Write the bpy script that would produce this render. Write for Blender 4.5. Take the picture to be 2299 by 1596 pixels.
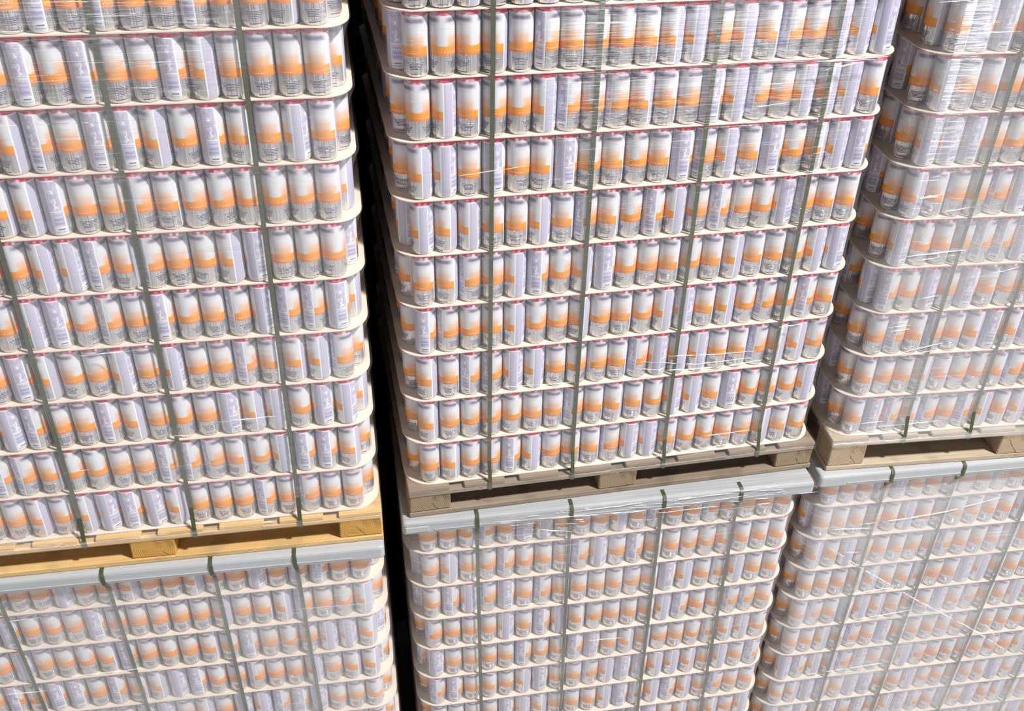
import bpy, bmesh, math, random
import numpy as np
from mathutils import Matrix, Vector
random.seed(7)
rng = np.random.default_rng(7)
S = bpy.context.scene
for o in list(bpy.data.objects):
    bpy.data.objects.remove(o, do_unlink=True)
COL = S.collection

# ------------------------------------------------------------------ camera, world, lights, exposure
ZC = 3.80                                   # height of the camera above the floor
RM = np.array([[0.97958481, -0.19994221, 0.02089766],
               [-0.09783018, -0.56493676, -0.81931417],
               [0.17562134, 0.8005433, -0.57296385]])
cam_d = bpy.data.cameras.new('camera')
cam_d.sensor_width = 36.0
cam_d.lens = 36.0 * 2286.67 / 2299.0
cam_d.clip_start = 0.05
cam_d.clip_end = 60
cam = bpy.data.objects.new('camera', cam_d)
COL.objects.link(cam)
cm = Matrix.Identity(4)
for r in range(3):
    cm[r][0] = RM[0][r]
    cm[r][1] = -RM[1][r]
    cm[r][2] = -RM[2][r]
cm[2][3] = ZC
cam.matrix_world = cm
S.camera = cam

world = bpy.data.worlds.new('hall_light')
S.world = world
world.use_nodes = True
bgn = world.node_tree.nodes['Background']
bgn.inputs[0].default_value = (0.88, 0.89, 1.0, 1)
bgn.inputs[1].default_value = 0.10


def area_light(name, loc, target, sx, sy, power, color=(1, 1, 1)):
    d = bpy.data.lights.new(name, 'AREA')
    d.shape = 'RECTANGLE'
    d.size = sx
    d.size_y = sy
    d.energy = power
    d.color = color
    o = bpy.data.objects.new(name, d)
    COL.objects.link(o)
    o.location = loc
    o.rotation_euler = (Vector(target) - Vector(loc)).to_track_quat('-Z', 'Y').to_euler()
    return o


area_light('hall_or_fill_lamp', (5.3, -1.7, 11.2), (0.9, 2.2, 1.6), 0.70, 0.70, 4500, (1, 0.99, 0.98))
area_light('hall_or_fill_lamp', (2.4, -1.6, 2.3), (0.9, 2.2, 1.0), 1.8, 1.0, 95, (0.97, 0.975, 1))  # added fill, not a hall lamp: brightens the lower stacks
area_light('hall_or_fill_lamp', (-1.6, -1.8, 3.0), (-0.2, 2.2, 1.2), 1.8, 1.0, 70, (0.97, 0.975, 1))  # second added fill, lights the can fronts from the left
S.view_settings.view_transform = 'Standard'
S.view_settings.look = 'None'
S.view_settings.gamma = 1.0
S.view_settings.exposure = -1.17
S.view_settings.use_curve_mapping = False

# ------------------------------------------------------------------ stacks, measured in metres
D = 0.0577          # spacing of the cans
H = 0.14514         # height of one layer
PADT = 0.0025
CANH = H - PADT
R0 = 0.0279
W_ = math.sqrt(3) / 2 * D
NX, NY = 20, 18
# name: origin of first front can, yaw, lean per layer, direction in which the cans are counted, side of the half-shifted row
ST = {
    'LU': dict(x=0.02811, y=2.10244, z=-2.08765, yaw=-0.03827, ex=.00090, ey=.00081, s=-1, lo=1, hi=10),
    'MU': dict(x=0.24588, y=2.15745, z=-2.08092, yaw=0.0, ex=.00007, ey=.00138, s=1, lo=1, hi=10),
    'RU': dict(x=1.52183, y=2.14415, z=-2.07587, yaw=-.07489, ex=-.00021, ey=-.00054, s=1, lo=1, hi=10),
    'LL': dict(x=0.02770, y=2.08072, z=-2.20218, yaw=-.05121, ex=-.00262, ey=.00006, s=-1, lo=-10, hi=0),
    'ML': dict(x=0.23052, y=2.14044, z=-2.19008, yaw=-.03556, ex=-.00293, ey=-.00100, s=1, lo=-10, hi=0),
    'RL': dict(x=1.50089, y=2.12805, z=-2.20528, yaw=-.05471, ex=-.00045, ey=-.00091, s=1, lo=-10, hi=0),
}
WORDS = {'LU': 'yellow left pallet', 'MU': 'grey middle pallet', 'RU': 'tan right pallet',
         'LL': 'lower left stack', 'ML': 'lower middle stack', 'RL': 'lower right stack'}
STW = {'LU': 'upper left stack', 'MU': 'upper middle stack', 'RU': 'upper right stack',
       'LL': 'lower left stack', 'ML': 'lower middle stack', 'RL': 'lower right stack'}
ORD = ['zeroth', 'first', 'second', 'third', 'fourth', 'fifth', 'sixth', 'seventh', 'eighth', 'ninth', 'tenth',
       'eleventh', 'twelfth', 'thirteenth', 'fourteenth', 'fifteenth', 'sixteenth', 'seventeenth', 'eighteenth',
       'nineteenth', 'twentieth']


def smat(k, layer=0.0):
    """world matrix of the stack's own frame (x along the front, y inwards), shifted by the lean of a layer"""
    s = ST[k]
    return (Matrix.Translation((s['x'] + s['ex'] * layer, s['y'] + s['ey'] * layer, s['z'] + ZC))
            @ Matrix.Rotation(s['yaw'], 4, 'Z'))


# extents in the stack's own frame
def ext(k):
    if ST[k]['s'] < 0:
        return -(NX - 1) * D - R0 - 0.028, 0.5 * D + R0 + 0.012
    return -0.5 * D - R0 - 0.012, (NX - 1) * D + R0 + 0.032


YF, YB = -0.0312, (NY - 1) * W_ + R0 + 0.01

# which side of each can faces out, read from the photograph (see ANG), per layer
CODE = {
    'LU': {10: 'AeASLAALAlAA', 9: 'AAAERlAAlTlA', 8: 'ArAelTRllALR', 7: 'ASSSTTEzAAlRe', 6: 'tTAPRtAzeLrrTA',
           5: 'PLLPzATlAzTlrT', 4: 'zReeLAArArAtRlA', 3: 'rPtrRPASARLEALPA', 2: 'ellrSezLLAASSezLA',
           1: 'AAzALAAARPlPRtRAA'},
    'MU': {10: 'AARLRRSAAtReALRAeSRA', 9: 'AStEBLAttAeRTRALSRRr', 8: 'SREsSRLSzEATPRLTReRA'.replace('s', 'S'),
           7: 'RrAPTEPtASAPLRAPSERP', 6: 'reRAARALESlRTlztrLAA', 5: 'AEzTRlSRPtTAtAeRAtRr'.replace('AeRAt', 'AeAAt'),
           4: 'lzTARSTeTASRrAetLtlA', 3: 'eALLrRATzALrRRAALeeS', 2: 'eATStAALAEAtrRAPtAtR',
           1: 'AetSlRTAAzrrAttATeAt'},
    'RU': {9: 'APPAA', 8: 'RAATA', 7: 'rrPTSA', 6: 'eATSLrA', 5: 'rtATllrA', 4: 'ltrSPASA', 3: 'TlALAEPAL',
           2: 'ATAEAStAL', 1: 'APlALTleAe'},
    'ML': {0: 'AAeLAPrAATRALAALAzAA', -1: 'TRATLSAALrTlAASSeAAA', -2: 'tlrzPALAAAATAPRAzRAA',
           -3: 'zAAArAlrETAAARlASLLA', -4: 'PAAAAlStlPAeeTAtLeRt', -5: 'LlAEARPAAzRPlRReARAl',
           -6: 'AAAAPreAAARPLRleALAA'},
    'LL': {0: 'AAlLAPASRAAReAPAA', -1: 'RSAzREARAAAAAlAtEl', -2: 'errASAlteAtALeTtAP',
           -3: 'eeArAAzAtlPReLAllA', -4: 'tAtPlLrPARAPrAARL'},
    'RL': {0: 'AAALPAAASAL', -1: 'AAAtARAAAAAA', -2: 'eARSAATtlAAAR', -3: 'AAAAeAALzArRAA',
           -4: 'ALAPReAAArALAA', -5: 'AAeALAPAAAAzAA', -6: 'rlReLrAARLAAtA', -7: 'AerlArPzARtAA'},
}
ANG = {'P': 0, 'r': 30, 'l': -34, 'R': 55, 'L': -56, 'e': 80, 'z': -80, 'E': 100, 'A': 117, 'B': -117, 'S': 180,
       'T': 153, 't': -153}
LOOK = {'P': 'lilac panelled drinks can', 'r': 'mostly lilac panelled drinks can', 'l': 'mostly lilac panelled drinks can',
        'R': 'half orange half lilac can', 'L': 'half lilac half orange can', 'e': 'orange can, lilac right edge',
        'z': 'orange can, lilac left edge', 'E': 'orange banded white can', 'A': 'orange banded white can',
        'B': 'orange banded white can', 'S': 'orange banded white can', 'T': 'orange banded white can',
        't': 'orange banded white can'}


def can_code(k, layer, i):
    c = CODE.get(k, {}).get(layer, '')
    if i < len(c):
        return c[i]
    return random.choice('AAAAASTtRreLlPzE')


# ------------------------------------------------------------------ node helpers
class V:
    nt = None

    def __init__(self, sock):
        self.s = sock

    @staticmethod
    def op(name, *args):
        n = V.nt.nodes.new('ShaderNodeMath')
        n.operation = name
        for i, a in enumerate(args):
            if isinstance(a, V):
                V.nt.links.new(a.s, n.inputs[i])
            else:
                n.inputs[i].default_value = float(a)
        return V(n.outputs[0])

    def __add__(a, b): return V.op('ADD', a, b)
    def __radd__(a, b): return V.op('ADD', a, b)
    def __sub__(a, b): return V.op('SUBTRACT', a, b)
    def __rsub__(a, b): return V.op('SUBTRACT', b, a)
    def __mul__(a, b): return V.op('MULTIPLY', a, b)
    def __rmul__(a, b): return V.op('MULTIPLY', a, b)
    def __truediv__(a, b): return V.op('DIVIDE', a, b)
    def abs(a): return V.op('ABSOLUTE', a)
    def gt(a, b): return V.op('GREATER_THAN', a, b)
    def lt(a, b): return V.op('LESS_THAN', a, b)


def ss(a, lo, hi):
    """smooth ramp 0..1 while a goes lo..hi (lo may exceed hi)"""
    n = V.nt.nodes.new('ShaderNodeMapRange')
    n.interpolation_type = 'SMOOTHSTEP'
    flip = not isinstance(lo, V) and not isinstance(hi, V) and lo > hi
    if flip:
        lo, hi = hi, lo
    V.nt.links.new(a.s, n.inputs[0])
    for i, q in ((1, lo), (2, hi)):
        if isinstance(q, V):
            V.nt.links.new(q.s, n.inputs[i])
        else:
            n.inputs[i].default_value = q
    n.inputs[3].default_value = 1.0 if flip else 0.0
    n.inputs[4].default_value = 0.0 if flip else 1.0
    return V(n.outputs[0])


def band(a, lo, hi, e=0.003):
    return ss(a, lo - e, lo + e) * ss(a, hi + e, hi - e)


def mix(f, a, b):
    n = V.nt.nodes.new('ShaderNodeMix')
    n.data_type = 'RGBA'
    if isinstance(f, V):
        V.nt.links.new(f.s, n.inputs[0])
    else:
        n.inputs[0].default_value = f
    for i, c in ((6, a), (7, b)):
        if isinstance(c, tuple):
            n.inputs[i].default_value = (*c, 1)
        else:
            V.nt.links.new(c, n.inputs[i])
    return n.outputs[2]


def node(t, **kw):
    n = V.nt.nodes.new(t)
    for a, b in kw.items():
        setattr(n, a, b)
    return n


def coords(scale=(1, 1, 1), kind='Object'):
    tc = node('ShaderNodeTexCoord')
    mp = node('ShaderNodeMapping')
    mp.inputs[3].default_value = scale
    V.nt.links.new(tc.outputs[kind], mp.inputs[0])
    return mp.outputs[0]


def noise(vec, scale, detail=2.0, rough=0.5, w=None):
    n = node('ShaderNodeTexNoise')
    n.inputs['Scale'].default_value = scale
    n.inputs['Detail'].default_value = detail
    n.inputs['Roughness'].default_value = rough
    V.nt.links.new(vec, n.inputs['Vector'])
    return V(n.outputs[0])


def new_mat(name):
    m = bpy.data.materials.new(name)
    m.use_nodes = True
    V.nt = m.node_tree
    b = m.node_tree.nodes['Principled BSDF']
    return m, b


def put(val, sock):
    if isinstance(val, V):
        V.nt.links.new(val.s, sock)
    elif isinstance(val, (int, float)):
        sock.default_value = val
    elif isinstance(val, tuple):
        sock.default_value = (*val, 1)
    else:
        V.nt.links.new(val, sock)


# ------------------------------------------------------------------ the printed can
def mat_can():
    m, b = new_mat('printed_aluminium_can')
    uv = node('ShaderNodeUVMap')
    uv.uv_map = 'UVMap'
    sp = node('ShaderNodeSeparateXYZ')
    V.nt.links.new(uv.outputs[0], sp.inputs[0])
    u, v = V(sp.outputs[0]), V(sp.outputs[1])
    fr = V.op('FRACT', u)
    a = (fr - 0.5) * 360.0                                  # degrees from the middle of the text panel
    c = a + a.lt(0) * 234.0 - 54.0                          # degrees from the left end of either front
    bb = (c - 63.0).abs()
    uvv = uv.outputs[0]
    nz = noise(uvv, 9.0, 2)
    mp = node('ShaderNodeMapping')
    mp.inputs[3].default_value = (26, 10, 1)
    V.nt.links.new(uvv, mp.inputs[0])
    cloud = noise(mp.outputs[0], 1.0, 3)
    mp2 = node('ShaderNodeMapping')
    mp2.inputs[3].default_value = (120, 60, 1)
    V.nt.links.new(uvv, mp2.inputs[0])
    fine = noise(mp2.outputs[0], 1.0, 2)
    # front
    w = ss(bb, 52, 22)
    white = (0.66, 0.66, 0.68)
    col = mix(ss(v, .72, .47) * w * 0.85, white, (0.72, 0.40, 0.20))
    col = mix(band(v, .53, .61, .015) * ss(bb, 46, 34) * 0.25, col, (0.86, 0.33, 0.12))
    oc = mix(ss(bb, 20, 50), (0.78, 0.31, 0.055), (0.84, 0.31, 0.008))
    oc = mix(ss(v, .375, .335) * 0.75, oc, (0.80, 0.20, 0.055))
    top = 0.462 + w * 0.02
    col = mix(ss(v, top + (0.008 + w * 0.05), top - (0.008 + w * 0.05)), col, oc)
    # small white cross on a red square with a pale line of print beside it
    sq = (c - 9.0).abs().lt(5.5) * (v - .375).abs().lt(.022)
    col = mix(sq * 0.55, col, (0.62, 0.07, 0.03))
    cr = V.op('MAXIMUM', (c - 9.0).abs().lt(3.2) * (v - .375).abs().lt(.0055),
              (c - 9.0).abs().lt(1.2) * (v - .375).abs().lt(.0125))
    col = mix(cr * 0.8, col, (0.9, 0.9, 0.88))
    col = mix(band(v, .362, .372, .004) * band(c, 20, 70, 3) * 0.5, col, (0.95, 0.70, 0.50))
    # dark blurred lettering near the top, then painted pad shade
    col = mix(ss((v - .850).abs(), .058, .006) * ss(bb, 58, 26) * (0.70 + nz * 0.55), col, (0.035, 0.025, 0.13))
    col = mix(ss((v - .775).abs(), .035, .005) * ss(bb, 40, 15) * 0.28, col, (0.62, 0.36, 0.42))
    col = mix(band(v, .80, .95, .03) * ss(bb, 60, 45) * 0.35, col, (0.40, 0.36, 0.44))  # greyish-lilac tint: painted shade of the pad above, mixed with blurred print
    # red shoulder
    red = mix(band(bb, -1, 44, 12) * 0.80, (0.74, 0.08, 0.15), (0.72, 0.46, 0.50))
    col = mix(ss(v, .912, .922), col, red)
    # lines of print on the bare metal
    metal = v.lt(.318)
    met = mix(noise(uvv, 3.0), (0.66, 0.65, 0.67), (0.76, 0.75, 0.74))
    wl = 40.0 - ss(v, .24, .12) * 16.0
    lines = band(V.op('FRACT', v * 42.0), .28, .78, .12) * band(v, .118, .245, .002)
    words = fine.gt(0.40)
    ink = lines * words * bb.lt(wl)
    ink = V.op('MAXIMUM', ink, band(v, .045, .062, .003) * words * bb.lt(26))
    met = mix(ink * 0.92, met, (0.05, 0.04, 0.17))
    col = mix(metal, col, met)
    # the lilac text panel
    lil = (0.62, 0.60, 0.70)
    pc = mix(band(V.op('FRACT', a / 4.3), .25, .70, .12) * (0.45 + fine * 0.5), lil, (0.24, 0.20, 0.36))
    pr = mix(ss(cloud, .42, .58), (0.47, 0.43, 0.58), (0.58, 0.55, 0.66))
    wig = (a - 22.0) + (noise(uvv, 24.0, 2) - 0.5) * 46.0
    pr = mix(band(v, .43, .62, .02) * ss(wig.abs(), 5.0, 2.5), pr, (0.84, 0.84, 0.86))
    pr = mix(band(v, .70, .76, .01) * ss((wig + 2.0).abs(), 4.0, 2.0), pr, (0.84, 0.84, 0.86))
    pr = mix(v.lt(.42), pr, (0.60, 0.58, 0.69))
    pr = mix(band(v, .405, .418), pr, (0.86, 0.86, 0.88))
    bars = V.op('MAXIMUM', band(v, .345, .362), V.op('MAXIMUM', band(v, .255, .30, .006), band(v, .19, .238, .006)))
    pr = mix(bars * band(a, 3, 44, 2) * 0.55, pr, (0.26, 0.21, 0.46))
    pr = mix(v.lt(.165), pr, (0.78, 0.79, 0.82))
    pr = mix(band(v, .105, .125, .003) * band(a, 12, 42, 1) * fine.gt(.40), pr, (0.10, 0.09, 0.16))
    pr = mix(band(v, .060, .085, .003) * band(a, 2, 46, 1) * fine.gt(.47) * 0.7, pr, (0.25, 0.22, 0.36))
    pan = mix(a.gt(-3.5), pc, pr)
    edge = V.op('MAXIMUM', a.abs().gt(47.5), band(a, -6, -3.5, .5))
    edge = V.op('MAXIMUM', edge, v.gt(.898))
    pan = mix(edge, pan, (0.80, 0.81, 0.84))
    inpan = a.abs().lt(53.5) * v.lt(.916) * v.gt(.022)
    pan = mix(inpan, col, pan)
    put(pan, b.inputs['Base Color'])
    ismetal = metal * (1.0 - inpan) * (1.0 - ink * 0.7)
    shoulder = v.gt(.916)
    put(V.op('MAXIMUM', ismetal * 0.85, shoulder * 0.30), b.inputs['Metallic'])
    put(0.34 - shoulder * 0.08 - ismetal * 0.13, b.inputs['Roughness'])
    b.inputs['Specular IOR Level'].default_value = 0.45
    # faint vertical drawing marks of the metal
    bp = node('ShaderNodeBump')
    bp.inputs['Strength'].default_value = 1.0
    bp.inputs['Distance'].default_value = 0.0035
    mp3 = node('ShaderNodeMapping')
    mp3.inputs[3].default_value = (46, 0.5, 1)
    V.nt.links.new(uvv, mp3.inputs[0])
    V.nt.links.new((noise(mp3.outputs[0], 1.0, 2) * ismetal).s, bp.inputs['Height'])
    V.nt.links.new(bp.outputs[0], b.inputs['Normal'])
    return m


def mat_simple(name, color, rough=0.5, metallic=0.0, var=0.0, scale=30.0, bump=0.0, stretch=(1, 1, 1), coat=0.0):
    m, b = new_mat(name)
    if var > 0 or bump > 0:
        n = noise(coords(stretch), scale, 3)
        dark = tuple(x * (1 - var) for x in color)
        lite = tuple(min(1, x * (1 + var * 0.5)) for x in color)
        put(mix(n, dark, lite), b.inputs['Base Color'])
        if bump > 0:
            bp = node('ShaderNodeBump')
            bp.inputs['Strength'].default_value = bump
            bp.inputs['Distance'].default_value = 0.003
            V.nt.links.new(n.s, bp.inputs['Height'])
            V.nt.links.new(bp.outputs[0], b.inputs['Normal'])
    else:
        put(color, b.inputs['Base Color'])
    b.inputs['Roughness'].default_value = rough
    b.inputs['Metallic'].default_value = metallic
    b.inputs['Coat Weight'].default_value = coat
    return m


def mat_wood(name, light, dark, stain, ring=False):
    m, b = new_mat(name)
    tc = coords((1, 1, 1))
    if ring:
        # growth rings of the block's end grain, centred near the middle of the face
        n0 = noise(tc, 14.0, 2)
        sp = node('ShaderNodeSeparateXYZ')
        V.nt.links.new(tc, sp.inputs[0])
        oi = node('ShaderNodeObjectInfo')
        x = V(sp.outputs[0]) - (V(oi.outputs['Random']) - 0.5) * 0.09
        z = V(sp.outputs[2]) + (V(oi.outputs['Random']) - 0.6) * 0.05
        rr = V.op('SQRT', x * x + z * z * 1.3) + (n0 - 0.5) * 0.018
        g = band(V.op('FRACT', rr * 190.0), .15, .65, .2)
        col = mix(g * 0.22, light, dark)
        col = mix(ss(noise(tc, 26.0, 3), .5, .68) * 0.55, col, stain)
        crack = ss(((x * 0.7 + z * 0.5) + (noise(tc, 60.0, 2) - .5) * .012).abs(), .0016, .0003) * ss(x, 0.0, 0.01)
        col = mix(crack * 0.8, col, tuple(q * 0.15 for q in dark))
        h = g
    else:
        gr = noise(coords((3, 70, 70)), 1.0, 4, .6)
        col = mix(ss(gr, .35, .65) * 0.7, light, dark)
        col = mix(ss(noise(tc, 9.0, 4), .52, .72) * 0.6, col, stain)
        kn = node('ShaderNodeTexVoronoi')
        kn.inputs['Scale'].default_value = 5.0
        V.nt.links.new(coords((1, 2.2, 2.2)), kn.inputs['Vector'])
        col = mix(ss(V(kn.outputs['Distance']), .10, .045) * 0.7, col, tuple(q * 0.5 for q in dark))
        h = gr
    put(col, b.inputs['Base Color'])
    b.inputs['Roughness'].default_value = 0.75
    b.inputs['Specular IOR Level'].default_value = 0.25
    bp = node('ShaderNodeBump')
    bp.inputs['Strength'].default_value = 0.35
    bp.inputs['Distance'].default_value = 0.002
    V.nt.links.new(h.s, bp.inputs['Height'])
    V.nt.links.new(bp.outputs[0], b.inputs['Normal'])
    return m


def mat_film(name, haze, gloss):
    m = bpy.data.materials.new(name)
    m.use_nodes = True
    V.nt = m.node_tree
    for n in list(m.node_tree.nodes):
        m.node_tree.nodes.remove(n)
    out = node('ShaderNodeOutputMaterial')
    tr = node('ShaderNodeBsdfTransparent')
    df = node('ShaderNodeBsdfDiffuse')
    df.inputs[0].default_value = (0.95, 0.95, 0.97, 1)
    gl = node('ShaderNodeBsdfGlossy')
    gl.inputs['Roughness'].default_value = 0.10
    tc = coords((1, 1, 1))
    big = noise(tc, 3.2, 3)
    st = noise(coords((4, 4, 95)), 1.0, 3, .6)
    st2 = noise(coords((1.6, 1.6, 210)), 1.0, 2, .6)
    hz = (ss(big, .30, .70) * 0.6 + 0.4) * haze + ss(st, .58, .80) * ss(big, .42, .62) * haze * 1.2
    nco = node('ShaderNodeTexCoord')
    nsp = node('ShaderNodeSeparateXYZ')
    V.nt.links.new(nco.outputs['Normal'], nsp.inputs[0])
    hz = hz * (ss(V(nsp.outputs[1]).abs(), .45, .95) * 0.75 + 0.25)     # haze cut on side faces, painting in the shade between stacks
    gf = ss(st2, .56, .74) * ss(big, .40, .60) * gloss + gloss * 0.16
    bp = node('ShaderNodeBump')
    bp.inputs['Strength'].default_value = 0.45
    bp.inputs['Distance'].default_value = 0.004
    V.nt.links.new((st * 0.8 + noise(coords((9, 9, 30)), 1.0, 3)).s, bp.inputs['Height'])
    V.nt.links.new(bp.outputs[0], gl.inputs['Normal'])
    m1 = node('ShaderNodeMixShader')
    m2 = node('ShaderNodeMixShader')
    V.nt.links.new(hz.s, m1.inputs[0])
    V.nt.links.new(tr.outputs[0], m1.inputs[1])
    V.nt.links.new(df.outputs[0], m1.inputs[2])
    V.nt.links.new(gf.s, m2.inputs[0])
    V.nt.links.new(m1.outputs[0], m2.inputs[1])
    V.nt.links.new(gl.outputs[0], m2.inputs[2])
    V.nt.links.new(m2.outputs[0], out.inputs[0])
    return m


def mat_fold():
    m = bpy.data.materials.new('bunched_film_glint')
    m.use_nodes = True
    V.nt = m.node_tree
    b = m.node_tree.nodes['Principled BSDF']
    b.inputs['Base Color'].default_value = (0.97, 0.97, 0.98, 1)  # white also paints in the bright glints along the folds
    b.inputs['Roughness'].default_value = 0.25
    al = ss(noise(coords((16, 16, 70)), 1.0, 3), .38, .60) * 0.70
    put(al, b.inputs['Alpha'])
    return m


M_CAN = mat_can()
M_LID = mat_simple('red_can_end', (0.50, 0.03, 0.07), 0.28, 0.6)
M_BASE = mat_simple('bare_can_rim', (0.80, 0.79, 0.78), 0.28, 0.95)
M_PAD = mat_simple('fibreboard', (0.75, 0.64, 0.52), 0.70, 0, 0.08, 22, 0.05)
M_STRAP = mat_simple('green_plastic_band', (0.066, 0.076, 0.034), 0.32, 0, 0.25, 40, 0.15, (1, 1, 1))
M_FRAME = mat_simple('grey_plastic', (0.45, 0.46, 0.47), 0.30, 0, 0.16, 3, 0.06, (1, 40, 40), coat=0.3)
M_FRAME2 = mat_simple('grey_plastic_scuffed', (0.43, 0.44, 0.45), 0.30, 0, 0.40, 5, 0.10, (1, 30, 30), coat=0.3)
M_LETTER = mat_simple('pale_print', (0.90, 0.62, 0.40), 0.4)
WOODS = {
    'fresh': (mat_wood('fresh_pine', (0.70, 0.47, 0.21), (0.56, 0.34, 0.12), (0.40, 0.27, 0.14)),
              mat_wood('fresh_pine_end', (0.60, 0.33, 0.08), (0.42, 0.21, 0.045), (0.28, 0.14, 0.045), True)),
    'grey': (mat_wood('weathered_pine', (0.30, 0.235, 0.17), (0.20, 0.15, 0.105), (0.13, 0.10, 0.07)),
             mat_wood('weathered_pine_end', (0.31, 0.23, 0.14), (0.16, 0.11, 0.07), (0.10, 0.07, 0.05), True)),
    'tan': (mat_wood('dry_pine', (0.50, 0.41, 0.30), (0.37, 0.28, 0.19), (0.26, 0.20, 0.14)),
            mat_wood('dry_pine_end', (0.46, 0.35, 0.23), (0.31, 0.22, 0.13), (0.24, 0.17, 0.11), True)),
}
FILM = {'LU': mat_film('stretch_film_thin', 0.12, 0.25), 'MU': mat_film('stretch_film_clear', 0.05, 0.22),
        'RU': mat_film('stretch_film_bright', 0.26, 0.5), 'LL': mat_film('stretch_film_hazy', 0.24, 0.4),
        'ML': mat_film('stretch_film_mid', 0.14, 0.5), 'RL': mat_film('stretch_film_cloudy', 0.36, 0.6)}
M_FOLD = mat_fold()
M_DARK = mat_simple('gap_shade_black', (0.012, 0.012, 0.014), 0.9, 0, 0.3, 6)  # near-black colour standing in for the shade behind the stacks


# ------------------------------------------------------------------ object helpers
def tag(o, label, cat, group=None, kind=None):
    if label:
        o['label'] = label
    if cat:
        o['category'] = cat
    if group:
        o['group'] = group
    if kind:
        o['kind'] = kind
    return o


def link(name, me, mat=None, parent=None, mw=None):
    o = bpy.data.objects.new(name, me)
    if mat is not None and me is not None and not me.materials:
        me.materials.append(mat)
    COL.objects.link(o)
    if parent is not None:
        o.parent = parent
    if mw is not None:
        o.matrix_world = mw
    return o


def mesh(name, verts, faces, smooth=False):
    me = bpy.data.meshes.new(name)
    me.from_pydata([tuple(v) for v in verts], [], [tuple(f) for f in faces])
    if smooth:
        me.polygons.foreach_set('use_smooth', [True] * len(me.polygons))
    me.update()
    return me


def box_mesh(name, x0, x1, y0, y1, z0, z1, bev=0.002, jit=0.0):
    bm = bmesh.new()
    bmesh.ops.create_cube(bm, size=1.0)
    for v in bm.verts:
        v.co = ((x0 if v.co.x < 0 else x1) + random.uniform(-jit, jit), (y0 if v.co.y < 0 else y1) + random.uniform(-jit, jit),
                (z0 if v.co.z < 0 else z1) + random.uniform(-jit, jit) * 0.5)
    if bev > 0:
        bmesh.ops.bevel(bm, geom=bm.edges[:], offset=bev, segments=1, affect='EDGES')
    me = bpy.data.meshes.new(name)
    bm.to_mesh(me)
    bm.free()
    return me


# profile of the can: (radius, height); v is the height over the can's own height
PROFILE = [(0.0232, 0.0006), (0.0243, 0.0), (0.0256, 0.0020), (0.0270, 0.0072), (R0, 0.0115), (R0, 0.1285),
           (0.0275, 0.1308), (0.0264, 0.1355), (0.0258, 0.1375)]
BODY_H = CANH


def can_body_mesh(sides):
    vs, fs, uvs = [], [], []
    n = sides
    for j, (r, z) in enumerate(PROFILE):
        for i in range(n):
            t = -math.pi + 2 * math.pi * i / n
            vs.append((r * math.cos(t), r * math.sin(t), z))
    for j in range(len(PROFILE) - 1):
        for i in range(n):
            fs.append((j * n + i, j * n + (i + 1) % n, (j + 1) * n + (i + 1) % n, (j + 1) * n + i))
            for jj, ii in ((j, i), (j, i + 1), (j + 1, i + 1), (j + 1, i)):
                uvs += [ii / n, PROFILE[jj][1] / BODY_H]
    me = mesh('drinks_can', vs, fs, True)
    ul = me.uv_layers.new(name='UVMap')
    ul.data.foreach_set('uv', uvs)
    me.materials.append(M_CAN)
    return me


def ring_mesh(name, prof, n, cap_top=False, cap_bot=False):
    vs, fs = [], []
    for r, z in prof:
        for i in range(n):
            t = 2 * math.pi * i / n
            vs.append((r * math.cos(t), r * math.sin(t), z))
    for j in range(len(prof) - 1):
        for i in range(n):
            fs.append((j * n + i, j * n + (i + 1) % n, (j + 1) * n + (i + 1) % n, (j + 1) * n + i))
    if cap_top:
        fs.append([(len(prof) - 1) * n + i for i in range(n)])
    if cap_bot:
        fs.append([i for i in reversed(range(n))])
    return mesh(name, vs, fs, True)


CAN_ME = can_body_mesh(40)
LID_ME = ring_mesh('lid', [(0.0258, 0.1372), (0.0264, 0.1392), (0.0266, 0.1412), (0.0258, 0.1422), (0.0250, 0.1412), (0.0240, 0.1372), (0.0225, 0.1366)], 32, True)
LID_ME.materials.append(M_LID)
RIM_ME = ring_mesh('base_rim', [(0.0200, 0.004), (0.0226, 0.0006), (0.0240, -0.0001), (0.0250, 0.0010)], 32, False, True)
RIM_ME.materials.append(M_BASE)


def can_positions(k, layer):
    """(column, row, x, y) of the cans that can be seen or matter for light, in the stack's frame"""
    s = ST[k]['s']
    out = []
    for row in range(NY):
        off = 0.5 if row % 2 else 0.0
        cols = range(NX)
        for i in cols:
            x = s * (i - off) * D
            near = i < 2
            far = i >= NX - 1
            if row < 2 or near or (far and row < 8):
                out.append((i, row, x, row * W_))
    return out


def project(p):
    c = RM @ np.array([p[0], p[1], p[2] - ZC])
    return 1149.5 + 2286.67 * c[0] / c[2], 798 + 2286.67 * c[1] / c[2], c[2]


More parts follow.
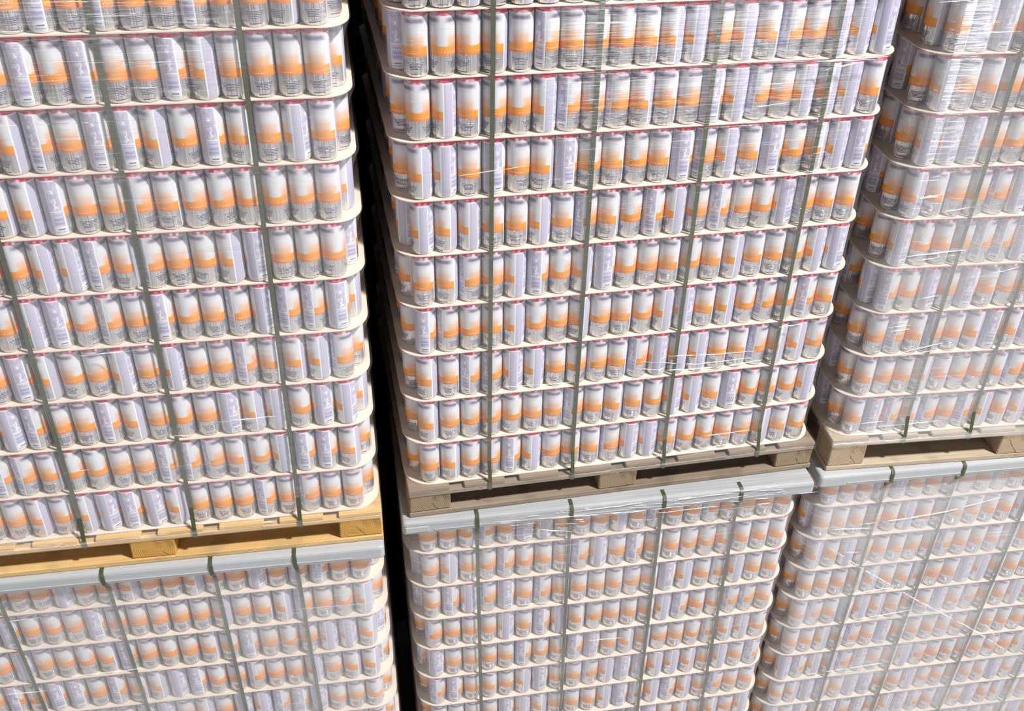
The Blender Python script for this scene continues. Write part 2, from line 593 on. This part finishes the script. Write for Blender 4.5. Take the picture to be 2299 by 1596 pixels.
allcans = []
for k in ST:
    s = ST[k]
    for layer in range(s['lo'], s['hi'] + 1):
        mw = smat(k, layer)
        for (i, row, x, y) in can_positions(k, layer):
            if s['lo'] < 0 and layer < -8 and row > 0 and i > 0:
                continue
            jx, jy = (random.uniform(-.0007, .0007), random.uniform(-.0006, .0010)) if row < 2 else (0, 0)
            p = mw @ Vector((x + jx, y + jy, layer * H))
            q = p + Vector((0, 0, CANH / 2))
            uu, vv, dd = project(q)
            code = can_code(k, layer, i) if row == 0 else random.choice('AAASTtRreLlPzE')
            inframe = -25 < uu < 2324 and -60 < vv < 1640
            vis = inframe and (row == 0 or (row == 1 and i == 0))
            dist = (q - Vector((0, 0, ZC))).length
            size = (1.0 if vis else 0.0) * (0.6 if row else 1.0) / dist ** 2 * math.hypot(q.x, q.y) / dist
            if uu < 20 or vv < 10:
                size *= 0.7
            faceang = math.atan2(-p.y, -p.x)
            rot = faceang + math.radians(ANG[code] + random.uniform(-5, 5))
            allcans.append(dict(k=k, layer=layer, i=i, row=row, p=p, rot=rot, size=size, code=code, inframe=inframe))
allcans.sort(key=lambda c: -c['size'])
solo, rest = allcans[:300], allcans[300:]

# ------------------------------------------------------------------ setting
def structure(name, me, mat):
    o = link(name, me, mat)
    o['kind'] = 'structure'
    return o


structure('floor', box_mesh('floor', -6, 9, -5, 3.25, -0.1, 0.0, 0), mat_simple('concrete_floor', (0.50, 0.49, 0.48), 0.7, 0, 0.3, 4))
structure('dark_backdrop', box_mesh('dark_backdrop', -6, 9, 3.25, 3.35, 0, 7.0, 0), M_DARK)  # added backdrop, put here so the gaps between stacks stay black

# ------------------------------------------------------------------ pallets
def boardpos(n, w, x0, x1):
    g = (x1 - x0 - n * w) / (n - 1)
    return [(x0 + i * (w + g), x0 + i * (w + g) + w) for i in range(n)]


def make_pallet(k, wood, zbot, ztop, yfront, label, layer):
    side, end = WOODS[wood]
    x0, x1 = ext(k)
    x0 += 0.001
    x1 = x0 + 1.222 if ST[k]['s'] > 0 else x1 + 0.003
    if ST[k]['s'] < 0:
        x0 = x1 - 1.222
    y0, y1 = yfront, yfront + 1.0
    root = bpy.data.objects.new('wooden_pallet', None)
    COL.objects.link(root)
    root.empty_display_size = 0.1
    base = smat(k, layer) @ Matrix.Translation(((x0 + x1) / 2, y0, zbot))
    root.matrix_world = base
    tag(root, label, 'pallet', 'wooden pallets under the cans')
    xm = (x0 + x1) / 2

    def part(name, a, b_, c, d, e, f, mat, bev=.002, jit=.0008):
        cx, cy, cz = (a + b_) / 2, (c + d) / 2, (e + f) / 2
        me = box_mesh(name, a - cx, b_ - cx, c - cy, d - cy, e - cz, f - cz, bev, jit)
        o = link(name, me, mat, root)
        o.location = (cx - xm, cy - y0, cz - zbot)
        return o
    hb, hs, hd = 0.0165, 0.0135, 0.0125
    zt = ztop
    # deck boards run from front to back, their ends show
    for a, b_ in boardpos(8, 0.1165, x0, x1):
        part('deck_board', a, b_, y0 + random.uniform(0, .003), y1, zt - hd, zt, side if False else end if False else side)
    for yy in (y0, y0 + 0.43, y1 - 0.12):
        part('stringer_board', x0 + .002, x1 - .002, yy + .001, yy + 0.12, zt - hd - hs, zt - hd - .0005, side, .0015, .0006)
    zb = zbot + hb
    zk = zt - hd - hs
    for a, b_ in ((x0 + .002, x0 + .118), (xm - .058, xm + .058), (x1 - .118, x1 - .002)):
        for yy in (y0 + .003, y0 + 0.44, y1 - 0.118):
            part('block', a, b_, yy, yy + 0.10, zb + .0003, zk - .0003, end, .003, .0015)
    for yy in (y0, y1 - 0.105):
        part('bottom_board', x0, x1, yy, yy + 0.105, zbot, zb, side, .002, .0008)
    for xx in (x0, xm - .05, x1 - .10):
        part('bottom_crossboard', xx, xx + .10, y0 + .107, y1 - .107, zbot, zb, side, .002, .0008)
    return root


FRAME_T = 0.1505    # top of the grey frame in the lower stacks' frame
for up, lo, wood, lab in (('LU', 'LL', 'fresh', 'fresh yellow pine pallet carrying the upper left stack'),
                          ('MU', 'ML', 'grey', 'weathered grey brown pallet carrying the upper middle stack'),
                          ('RU', 'RL', 'tan', 'pale tan pallet carrying the upper right stack')):
    zb = ST[lo]['z'] + FRAME_T - ST[up]['z']
    make_pallet(up, wood, zb + .0004, H - PADT - .0012, -0.047, lab, 0)
for k, wood in (('LL', 'tan'), ('ML', 'grey'), ('RL', 'tan')):
    make_pallet(k, wood, -ZC - ST[k]['z'] + 0.0, -10 * H - PADT - .0012, -0.047,
                f'floor pallet at the foot of the {STW[k]}', -10)


# ------------------------------------------------------------------ layer pads
def rrect(x0, x1, y0, y1, r, n=8):
    pts = []
    for cx, cy, a0 in ((x1 - r, y0 + r, -90), (x1 - r, y1 - r, 0), (x0 + r, y1 - r, 90), (x0 + r, y0 + r, 180)):
        for i in range(n + 1):
            t = math.radians(a0 + 90 * i / n)
            pts.append((cx + r * math.cos(t), cy + r * math.sin(t)))
    return pts


def pad_mesh(k):
    x0, x1 = ext(k)
    x0 += random.uniform(-.002, .002)
    x1 += random.uniform(-.002, .002)
    y0 = YF + random.uniform(-.0015, .001)
    out = rrect(x0, x1, y0, YB, 0.075)
    inn = rrect(x0 + .035, x1 - .035, y0 + .035, YB - .035, 0.055)
    n = len(out)
    droop = []
    ph = random.uniform(0, 6)
    for j, (x, y) in enumerate(out):
        cx = min(x - x0, x1 - x)
        cy = min(y - y0, YB - y)
        corner = max(0.0, 1 - (cx + cy) / 0.08)
        droop.append(-(0.0045 + 0.002 * math.sin(ph + x * 5)) * corner + 0.0007 * math.sin(x * 37 + ph))
    vs = [(x, y, d) for (x, y), d in zip(out, droop)] + [(x, y, d - PADT * .92) for (x, y), d in zip(out, droop)]
    vs += [(x, y, 0) for x, y in inn] + [(x, y, -PADT * .92) for x, y in inn]
    fs = []
    for i in range(n):
        j = (i + 1) % n
        fs.append((n + i, n + j, j, i))
        fs.append((i, j, 2 * n + j, 2 * n + i))
        fs.append((3 * n + i, 3 * n + j, n + j, n + i))
    fs.append([2 * n + i for i in range(n)])
    fs.append([3 * n + i for i in reversed(range(n))])
    return mesh('layer_pad', vs, fs)


for k in ST:
    s = ST[k]
    for layer in range(s['lo'], s['hi'] + 2):
        o = link('layer_pad', pad_mesh(k), M_PAD, None, smat(k, layer) @ Matrix.Translation((0, 0, layer * H - .00005)))
        if k[1] == 'U':
            lab = f'beige fibreboard sheet under {ORD[layer] if layer < 11 else "the top of"} can layer above the {WORDS[k]}'
            if layer == 11:
                lab = f'beige fibreboard sheet covering the very top of the {STW[k]}'
        else:
            n_ = 1 - layer
            lab = f'beige fibreboard sheet under the {ORD[n_]} can layer from top, {STW[k]}'
            if layer == 1:
                lab = f'beige fibreboard sheet under the grey frame, top of the {STW[k]}'
        tag(o, lab, 'layer pad', f'fibreboard sheets in the {STW[k]}')

# ------------------------------------------------------------------ grey top frames of the lower stacks
def frame_mesh(k):
    x0, x1 = ext(k)
    x0 -= .003
    x1 += .010 if k != 'LL' else .006
    y0, y1 = -0.053, YB + .015
    zt = FRAME_T
    hgt = 0.043
    # cross-section, outside bottom -> over the rounded edge -> inside: (inset, z)
    prof = [(0.0015, zt - hgt), (0, zt - hgt + .004), (0.0005, zt - .010), (0.0025, zt - .0045), (0.006, zt - .0012), (0.012, zt),
            (0.075, zt), (0.075, zt - .0022), (0.012, zt - .0022), (0.004, zt - .007), (0.0035, zt - hgt + .002)]
    rings = []
    vs = []
    for d, z in prof:
        pts = rrect(x0 + d, x1 - d, y0 + d, y1 - d, max(0.012 - d * 0.5, .003), 3)
        rings.append(len(vs))
        vs += [(x, y, z) for x, y in pts]
    n = 16
    fs = []
    m_ = len(prof)
    for a in range(m_):
        b_ = (a + 1) % m_
        for i in range(n):
            j = (i + 1) % n
            fs.append((rings[a] + i, rings[a] + j, rings[b_] + j, rings[b_] + i))
    me = mesh('top_frame', vs, fs)
    return me, (x0, x1, y0, zt, hgt)


FR = {}
for k, lab in (('LL', 'grey plastic top frame under the yellow left pallet'),
               ('ML', 'scuffed grey plastic top frame under the weathered middle pallet'),
               ('RL', 'grey plastic top frame under the tan right pallet')):
    me, FR[k] = frame_mesh(k)
    o = link('top_frame', me, M_FRAME2 if k == 'ML' else M_FRAME, None, smat(k, 1))
    tag(o, lab, 'top frame', 'grey frames on the lower stacks')
    x0, x1, y0, zt, hgt = FR[k]
    # moulded corner box and groove line on the flange
    cx = x0 + .004 if k == 'ML' else (x1 - .062)
    if k == 'ML':
        c = link('corner_recess', box_mesh('corner_recess', x0 + .008, x0 + .075, y0 - .0035, y0 + .001, zt - hgt + .008, zt - .014, .002), M_FRAME, o)
    g = link('flange_rib', box_mesh('flange_rib', x0 + .09, x1 - .09, y0 - .0016, y0 + .001, zt - hgt + .009, zt - hgt + .0125, .0006), M_FRAME2 if k == 'ML' else M_FRAME, o)

# ------------------------------------------------------------------ the straps
STRAPS = {'LU': [-.148, -.424, -.704, -.985], 'MU': [.163, .403, .677, .969], 'RU': [.158, .368, .690, .962],
          'LL': [-.171, -.394, -.676, -.960], 'ML': [.142, .418, .697, .934], 'RL': [.163, .400, .685, .958]}
for k, xs in STRAPS.items():
    for q, xc in enumerate(xs):
        s = ST[k]
        hw = 0.0054
        pts = []
        yo = YF - .0022
        if k[1] == 'U':
            zs = [(z * H, yo + (.0006 if z % 1 else -.0006)) for z in np.arange(10.98, 1.01, -0.5)]
            pts = [(11 * H + .004, 0.06), (11 * H + .004, YF + .004)] + list(zs)
            pts += [(H - .010, -0.0495), (H - PADT - .028, -0.0498), (H - PADT - .0295, -0.040)]
        else:
            yfr = FR[k][2]
            pts = [(FRAME_T + .0006, yfr + .034), (FRAME_T + .0008, yfr + .010), (FRAME_T - .003, yfr + .001), (FRAME_T - .010, yfr - .0024),
                   (FRAME_T - .043, yfr - .0024)]
            zs = [(z * H, yo + (.0006 if z % 1 else -.0006)) for z in np.arange(0.5, -9.6, -0.5)]
            pts += zs
        vs, fs = [], []
        for n_, (z, y) in enumerate(pts):
            lay = z / H
            dx = s['ex'] * lay
            dy = s['ey'] * lay
            a_, b_ = pts[max(0, n_ - 1)], pts[min(len(pts) - 1, n_ + 1)]
            tz, ty = b_[0] - a_[0], b_[1] - a_[1]
            L = math.hypot(tz, ty) or 1
            nz_, ny_ = -ty / L, tz / L          # towards the outside
            if ny_ > 0 and abs(ny_) > .3:
                nz_, ny_ = -nz_, -ny_
            if abs(ny_) <= .3 and nz_ < 0:
                nz_, ny_ = -nz_, -ny_
            for xx, t in ((xc - hw, 0), (xc + hw, 0), (xc + hw, .0009), (xc - hw, .0009)):
                vs.append((xx + dx, y + dy + ny_ * t, z + nz_ * t))
        for n_ in range(len(pts) - 1):
            for e in range(4):
                f = (e + 1) % 4
                fs.append((n_ * 4 + e, n_ * 4 + f, n_ * 4 + 4 + f, n_ * 4 + 4 + e))
        fs.append((0, 1, 2, 3))
        fs.append([(len(pts) - 1) * 4 + e for e in (3, 2, 1, 0)])
        o = link('plastic_strap', mesh('plastic_strap', vs, fs), M_STRAP, None, smat(k, 0))
        side = 'right' if s['s'] < 0 else 'left'
        tag(o, f'dark green plastic strap, {ORD[q + 1]} from the {side}, down the {STW[k]}', 'strap', f'green straps on the {STW[k]}')

# ------------------------------------------------------------------ cans that are things of their own
for c in solo:
    k = c['k']
    o = link('drinks_can', CAN_ME, None)
    o.matrix_world = Matrix.Translation(c['p']) @ Matrix.Rotation(c['rot'], 4, 'Z')
    for nm, me in (('lid', LID_ME), ('base_rim', RIM_ME)):
        ch = bpy.data.objects.new(nm, me)
        COL.objects.link(ch)
        ch.parent = o
    side = 'right' if ST[k]['s'] < 0 else 'left'
    look = LOOK[c['code']]
    if k[1] == 'U':
        lay = f'{ORD[c["layer"]]} layer above {WORDS[k]}'
    else:
        lay = f'{ORD[1 - c["layer"]]} layer down, {WORDS[k]}'
    if c['row'] == 1:
        lab = f'set-back can at the {side} corner, {lay}'
    else:
        lab = f'{look}, {ORD[c["i"] + 1]} from {side}, {lay}'
    lab = lab[0].upper() + lab[1:]
    tag(o, lab, 'can', f'drinks cans in the {STW[k]}')
    c['obj'] = o

# pale capital letters on the orange band of the topmost row at the upper left
def letter_mesh(text, zlo, hgt, a0, a1):
    cu = bpy.data.curves.new('letters', 'FONT')
    cu.body = text
    cu.size = 1.0
    cu.resolution_u = 3
    to = bpy.data.objects.new('letters', cu)
    COL.objects.link(to)
    dg = bpy.context.evaluated_depsgraph_get()
    me = bpy.data.meshes.new_from_object(to.evaluated_get(dg))
    bpy.data.objects.remove(to)
    co = np.array([v.co[:] for v in me.vertices])
    lo_, hi_ = co.min(0), co.max(0)
    for v in me.vertices:
        fx = (v.co.x - lo_[0]) / (hi_[0] - lo_[0])
        fy = (v.co.y - lo_[1]) / (hi_[1] - lo_[1])
        t = math.radians(a0 + (a1 - a0) * fx)
        r = R0 + .00025
        v.co = (r * math.cos(t), r * math.sin(t), zlo + hgt * fy)
    me.materials.clear()
    me.materials.append(M_LETTER)
    return me


LET = [letter_mesh('PURITY', .0600, .0105, 74, 168), letter_mesh('PURITY', .0600, .0105, -160, -66)]
for c in solo:
    if c['k'] == 'LU' and c['layer'] == 10 and c['row'] == 0:
        for me in LET:
            ch = bpy.data.objects.new('lettering', me)
            COL.objects.link(ch)
            ch.parent = c['obj']

# ------------------------------------------------------------------ all further cans as one object
def prof_arrays(sides, prof):
    n = sides
    t = -np.pi + 2 * np.pi * np.arange(n) / n
    vs = np.concatenate([np.stack([r * np.cos(t), r * np.sin(t), np.full(n, z)], 1) for r, z in prof])
    fs, uv = [], []
    for j in range(len(prof) - 1):
        for i in range(n):
            fs.append((j * n + i, j * n + (i + 1) % n, (j + 1) * n + (i + 1) % n, (j + 1) * n + i))
            for jj, ii in ((j, i), (j, i + 1), (j + 1, i + 1), (j + 1, i)):
                uv.append((ii / n, prof[jj][1] / BODY_H))
    return vs, np.array(fs), np.array(uv)


top_ring = [(0.0270, 0.1405), (0.0262, 0.1422), (0.0245, 0.1400)]
HI = prof_arrays(26, PROFILE[1:] + top_ring)
LO = prof_arrays(12, [PROFILE[2], PROFILE[4], PROFILE[5], PROFILE[8], top_ring[1]])
VS, FS, UV = [], [], []
base = 0
for c in rest:
    vs, fs, uv = HI if (c['row'] == 0 or (c['row'] == 1 and c['i'] == 0) or c['i'] == 0 and c['row'] < 4) and c['inframe'] else LO
    cs, sn = math.cos(c['rot']), math.sin(c['rot'])
    p = c['p']
    w = np.empty_like(vs)
    w[:, 0] = vs[:, 0] * cs - vs[:, 1] * sn + p.x
    w[:, 1] = vs[:, 0] * sn + vs[:, 1] * cs + p.y
    w[:, 2] = vs[:, 2] + p.z
    VS.append(w)
    FS.append(fs + base)
    UV.append(uv)
    base += len(vs)
VS, FS, UV = np.concatenate(VS), np.concatenate(FS), np.concatenate(UV)
me = bpy.data.meshes.new('drinks_cans')
me.vertices.add(len(VS))
me.vertices.foreach_set('co', VS.astype(np.float32).ravel())
me.loops.add(FS.size)
me.loops.foreach_set('vertex_index', FS.astype(np.int32).ravel())
me.polygons.add(len(FS))
me.polygons.foreach_set('loop_start', np.arange(0, FS.size, 4, dtype=np.int32))
ul = me.uv_layers.new(name='UVMap')
ul.data.foreach_set('uv', UV.astype(np.float32).ravel())
me.polygons.foreach_set('use_smooth', np.ones(len(FS), dtype=bool))
me.update(calc_edges=True)
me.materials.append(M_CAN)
o = link('drinks_cans', me)
tag(o, 'hundreds of white, orange and lilac cans filling the remaining layers of all stacks', 'cans', None, 'stuff')

# ------------------------------------------------------------------ stretch film round each stack
def film_mesh(k):
    s = ST[k]
    x0, x1 = ext(k)
    lo_ = s['lo'] if s['lo'] > 0 else -9
    hi_ = s['hi'] + 1
    rings = []
    levels = []
    sub = 6
    for n_ in range((hi_ - lo_) * sub + 1):
        levels.append(lo_ + n_ / sub)
    if k[1] == 'U':
        levels = [lo_ - 0.17, lo_ - 0.04] + levels
    vs = []
    nseg = 0
    for q, lv in enumerate(levels):
        f = (lv - math.floor(lv))
        sag = math.sin(math.pi * f) ** 0.8 if lv >= lo_ else 0
        ix = 0.020 * sag
        iy = 0.0005 * sag
        r = 0.076 - 0.022 * sag
        zz = lv * H - 0.001 * (1 - sag)
        out = .0042
        yf = YF
        if lv < lo_:
            yf = -0.0475
            r = 0.01
        xa, xb = x0 - out + ix, x1 + out - ix
        ya, yb = yf - out + iy, YB + out - iy
        # long sides get in-between points so that the wrinkles have something to work on
        pts = rrect(xa, xb, ya, yb, r, 7)
        pts2 = []
        for a_ in range(len(pts)):
            p, qn = pts[a_], pts[(a_ + 1) % len(pts)]
            pts2.append(p)
            if math.hypot(p[0] - qn[0], p[1] - qn[1]) > .3:
                for e in range(1, 16):
                    pts2.append((p[0] + (qn[0] - p[0]) * e / 16, p[1] + (qn[1] - p[1]) * e / 16))
        nseg = len(pts2)
        dx, dy = s['ex'] * lv, s['ey'] * lv
        for x, y in pts2:
            vs.append((x + dx, y + dy, zz))
    fs = []
    for q in range(len(levels) - 1):
        for i in range(nseg):
            j = (i + 1) % nseg
            fs.append((q * nseg + i, q * nseg + j, (q + 1) * nseg + j, (q + 1) * nseg + i))
    return mesh('stretch_film', vs, fs, True)


FOLDS = {
    'MU': [(0.0063, [(0.912, 1.306), (0.997, 1.309), (1.103, 1.311)]), (0.0032, [(0.934, 1.306), (1.066, 1.305)]), (0.0052, [(0.945, 1.287), (1.031, 1.3)]), (0.0021, [(0.789, 1.206), (0.899, 1.215)]), (0.0032, [(0.934, 1.076), (0.99, 1.08)]), (0.0042, [(0.907, 1.021), (0.996, 1.027)]), (0.0032, [(0.936, 1.029), (1.059, 1.037)]), (0.0032, [(0.65, 0.512), (0.779, 0.502), (0.909, 0.499)]), (0.0084, [(0.63, 0.467), (0.733, 0.458), (0.834, 0.458), (0.932, 0.466)]), (0.0032, [(0.575, 0.503), (0.731, 0.475), (0.899, 0.477)]), (0.0021, [(0.539, 0.487), (0.643, 0.465)]), (0.0032, [(0.961, 0.571), (1.026, 0.574)]), (0.0032, [(0.765, 0.211), (0.936, 0.215)]), (0.0052, [(0.653, 0.157), (0.768, 0.163), (0.89, 0.171)]), (0.0021, [(0.083, 1.082), (0.25, 1.096)]), (0.0021, [(0.185, 0.467), (0.405, 0.456)])],
    'ML': [(0.0042, [(0.145, 0.127), (0.371, 0.117), (0.658, 0.111)]), (0.0042, [(0.424, 0.135), (0.555, 0.138), (0.679, 0.148)]), (0.0042, [(0.425, 0.113), (0.598, 0.109), (0.774, 0.112)]), (0.0032, [(0.61, 0.06), (0.671, 0.052)]), (0.0032, [(0.28, 0.069), (0.428, 0.037)]), (0.0042, [(0.676, 0.141), (0.894, 0.144), (1.044, 0.156)]), (0.0032, [(0.787, 0.119), (0.979, 0.129)]), (0.0032, [(0.708, 0.094), (0.859, 0.097)]), (0.0021, [(0.251, -0.256), (0.406, -0.262)]), (0.0032, [(0.505, -0.466), (0.626, -0.474)]), (0.0032, [(0.367, 0.136), (0.421, 0.133)]), (0.0021, [(0.724, 0.125), (0.801, 0.117)]), (0.0021, [(0.365, 0.092), (0.435, 0.086)]), (0.0016, [(0.979, 0.122), (1.012, 0.123)]), (0.0032, [(0.643, 0.12), (0.664, 0.117)]), (0.0021, [(0.893, 0.153), (0.965, 0.149)]), (0.0021, [(0.84, 0.095), (0.918, 0.094)]), (0.0016, [(0.693, 0.143), (0.772, 0.145)]), (0.0021, [(0.234, 0.105), (0.311, 0.105)]), (0.0021, [(0.975, 0.11), (1.021, 0.108)]), (0.0016, [(0.653, 0.132), (0.691, 0.132)]), (0.0016, [(1.113, 0.114), (1.176, 0.113)]), (0.0032, [(0.451, 0.144), (0.473, 0.141)]), (0.0021, [(0.949, 0.129), (1.005, 0.121)]), (0.0016, [(0.601, 0.134), (0.64, 0.131)]), (0.0021, [(0.284, 0.134), (0.318, 0.135)]), (0.0021, [(0.184, 0.119), (0.244, 0.116)]), (0.0016, [(1.04, 0.127), (1.076, 0.128)]), (0.0016, [(0.438, 0.091), (0.456, 0.091)]), (0.0032, [(0.42, 0.103), (0.453, 0.098)]), (0.0021, [(0.983, 0.143), (1.061, 0.137)]), (0.0032, [(0.997, 0.07), (1.04, 0.069)]), (0.0032, [(0.24, 0.076), (0.273, 0.076)]), (0.0021, [(0.367, 0.122), (0.402, 0.121)]), (0.0016, [(0.67, 0.096), (0.725, 0.092)]), (0.0032, [(0.708, 0.117), (0.733, 0.117)]), (0.0032, [(0.587, 0.127), (0.649, 0.123)]), (0.0016, [(0.706, 0.137), (0.784, 0.141)]), (0.0021, [(0.379, 0.143), (0.415, 0.139)]), (0.0021, [(0.877, 0.113), (0.951, 0.105)])],
    'RU': [(0.0042, [(0.015, 1.356), (0.141, 1.358)]), (0.0073, [(0.0, 0.989), (0.077, 1.006)]), (0.0105, [(0.001, 0.934), (0.067, 0.942)]), (0.0042, [(0.062, 0.89), (0.159, 0.904)]), (0.0052, [(0.005, 0.763), (0.171, 0.776)]), (0.0032, [(0.042, 0.75), (0.152, 0.761)]), (0.0042, [(0.077, 0.627), (0.133, 0.635)]), (0.0042, [(0.018, 0.538), (0.076, 0.542)]), (0.0042, [(0.021, 0.523), (0.079, 0.529)]), (0.0042, [(0.023, 0.55), (0.067, 0.555)]), (0.0042, [(0.075, 0.45), (0.198, 0.476)]), (0.0032, [(0.071, 0.436), (0.187, 0.452)]), (0.0042, [(0.064, 0.312), (0.118, 0.319)]), (0.0032, [(0.011, 0.196), (0.082, 0.199)]), (0.0042, [(0.065, 0.18), (0.163, 0.182), (0.264, 0.188)]), (0.0042, [(-0.083, 1.428), (-0.009, 1.432)]), (0.0032, [(0.243, 0.691), (0.346, 0.714)])],
    'RL': [(0.0073, [(0.111, -0.083), (0.261, -0.076), (0.395, -0.062), (0.586, -0.018)]), (0.0042, [(0.02, -0.093), (0.165, -0.105)]), (0.0042, [(0.158, -0.414), (0.312, -0.401)]), (0.0042, [(0.179, -0.551), (0.298, -0.541), (0.417, -0.528)]), (0.0042, [(0.06, -0.828), (0.262, -0.817), (0.461, -0.804)]), (0.0032, [(0.197, -0.676), (0.272, -0.676)]), (0.0021, [(0.045, -0.199), (0.148, -0.213)]), (0.0084, [(0.001, -0.153), (0.165, -0.29), (0.396, -0.469), (0.664, -0.664), (0.954, -0.898)]), (0.0095, [(0.716, -0.648), (0.812, -0.761)])],
    'LU': [(0.0021, [(-0.425, 0.458), (-0.373, 0.455)]), (0.0032, [(-0.313, 0.49), (-0.172, 0.494)]), (0.0052, [(-0.276, 0.134), (-0.234, 0.138), (-0.197, 0.133)]), (0.0032, [(-0.592, 0.716), (-0.442, 0.721)]), (0.0021, [(-0.813, 0.365), (-0.643, 0.374)]), (0.0032, [(-0.027, 0.049), (-0.001, 0.076)])],
    'LL': [(0.0032, [(-0.954, -0.013), (-0.85, -0.011)]), (0.0021, [(-0.859, -0.267), (-0.636, -0.265)]), (0.0042, [(-1.042, -0.316), (-0.908, -0.319)]), (0.0032, [(-0.367, 0.127), (-0.319, 0.131)])],
}
FILMS = {}
for k in ST:
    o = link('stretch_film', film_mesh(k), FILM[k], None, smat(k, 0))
    tag(o, f'clear wrinkled stretch film wrapped around the {STW[k]}', 'film', 'stretch film round the stacks')
    for wd, pts in FOLDS.get(k, []):
        # one bunched fold of the film: a thin, slightly wavy roll that tapers at both ends
        P = []
        for a_ in range(len(pts) - 1):
            for e in range(8):
                f = e / 8
                P.append((pts[a_][0] + (pts[a_ + 1][0] - pts[a_][0]) * f, pts[a_][1] + (pts[a_ + 1][1] - pts[a_][1]) * f))
        P.append(pts[-1])
        yy = -0.0400 if not (k == 'ML' and pts[0][1] > .09) else -0.0565
        if k == 'MU' and pts[0][1] < .155:
            yy = -0.0535
        vs, fs = [], []
        n_ = len(P)
        for q, (x, z) in enumerate(P):
            tp = math.sin(math.pi * (q + .4) / (n_ - .2)) ** .6
            w_ = wd * tp * (0.75 + 0.25 * math.sin(q * 2.3 + x * 60))
            z += 0.0006 * math.sin(q * 1.7 + wd * 900)
            for a_ in range(6):
                t = 2 * math.pi * a_ / 6
                vs.append((x, yy - 0.0011 * tp * math.cos(t), z + 0.5 * w_ * math.sin(t)))
        for q in range(n_ - 1):
            for a_ in range(6):
                b_ = (a_ + 1) % 6
                fs.append((q * 6 + a_, q * 6 + b_, q * 6 + 6 + b_, q * 6 + 6 + a_))
        fo = bpy.data.objects.new('film_fold', mesh('film_fold', vs, fs, True))
        fo.data.materials.append(M_FOLD)
        COL.objects.link(fo)
        fo.parent = o
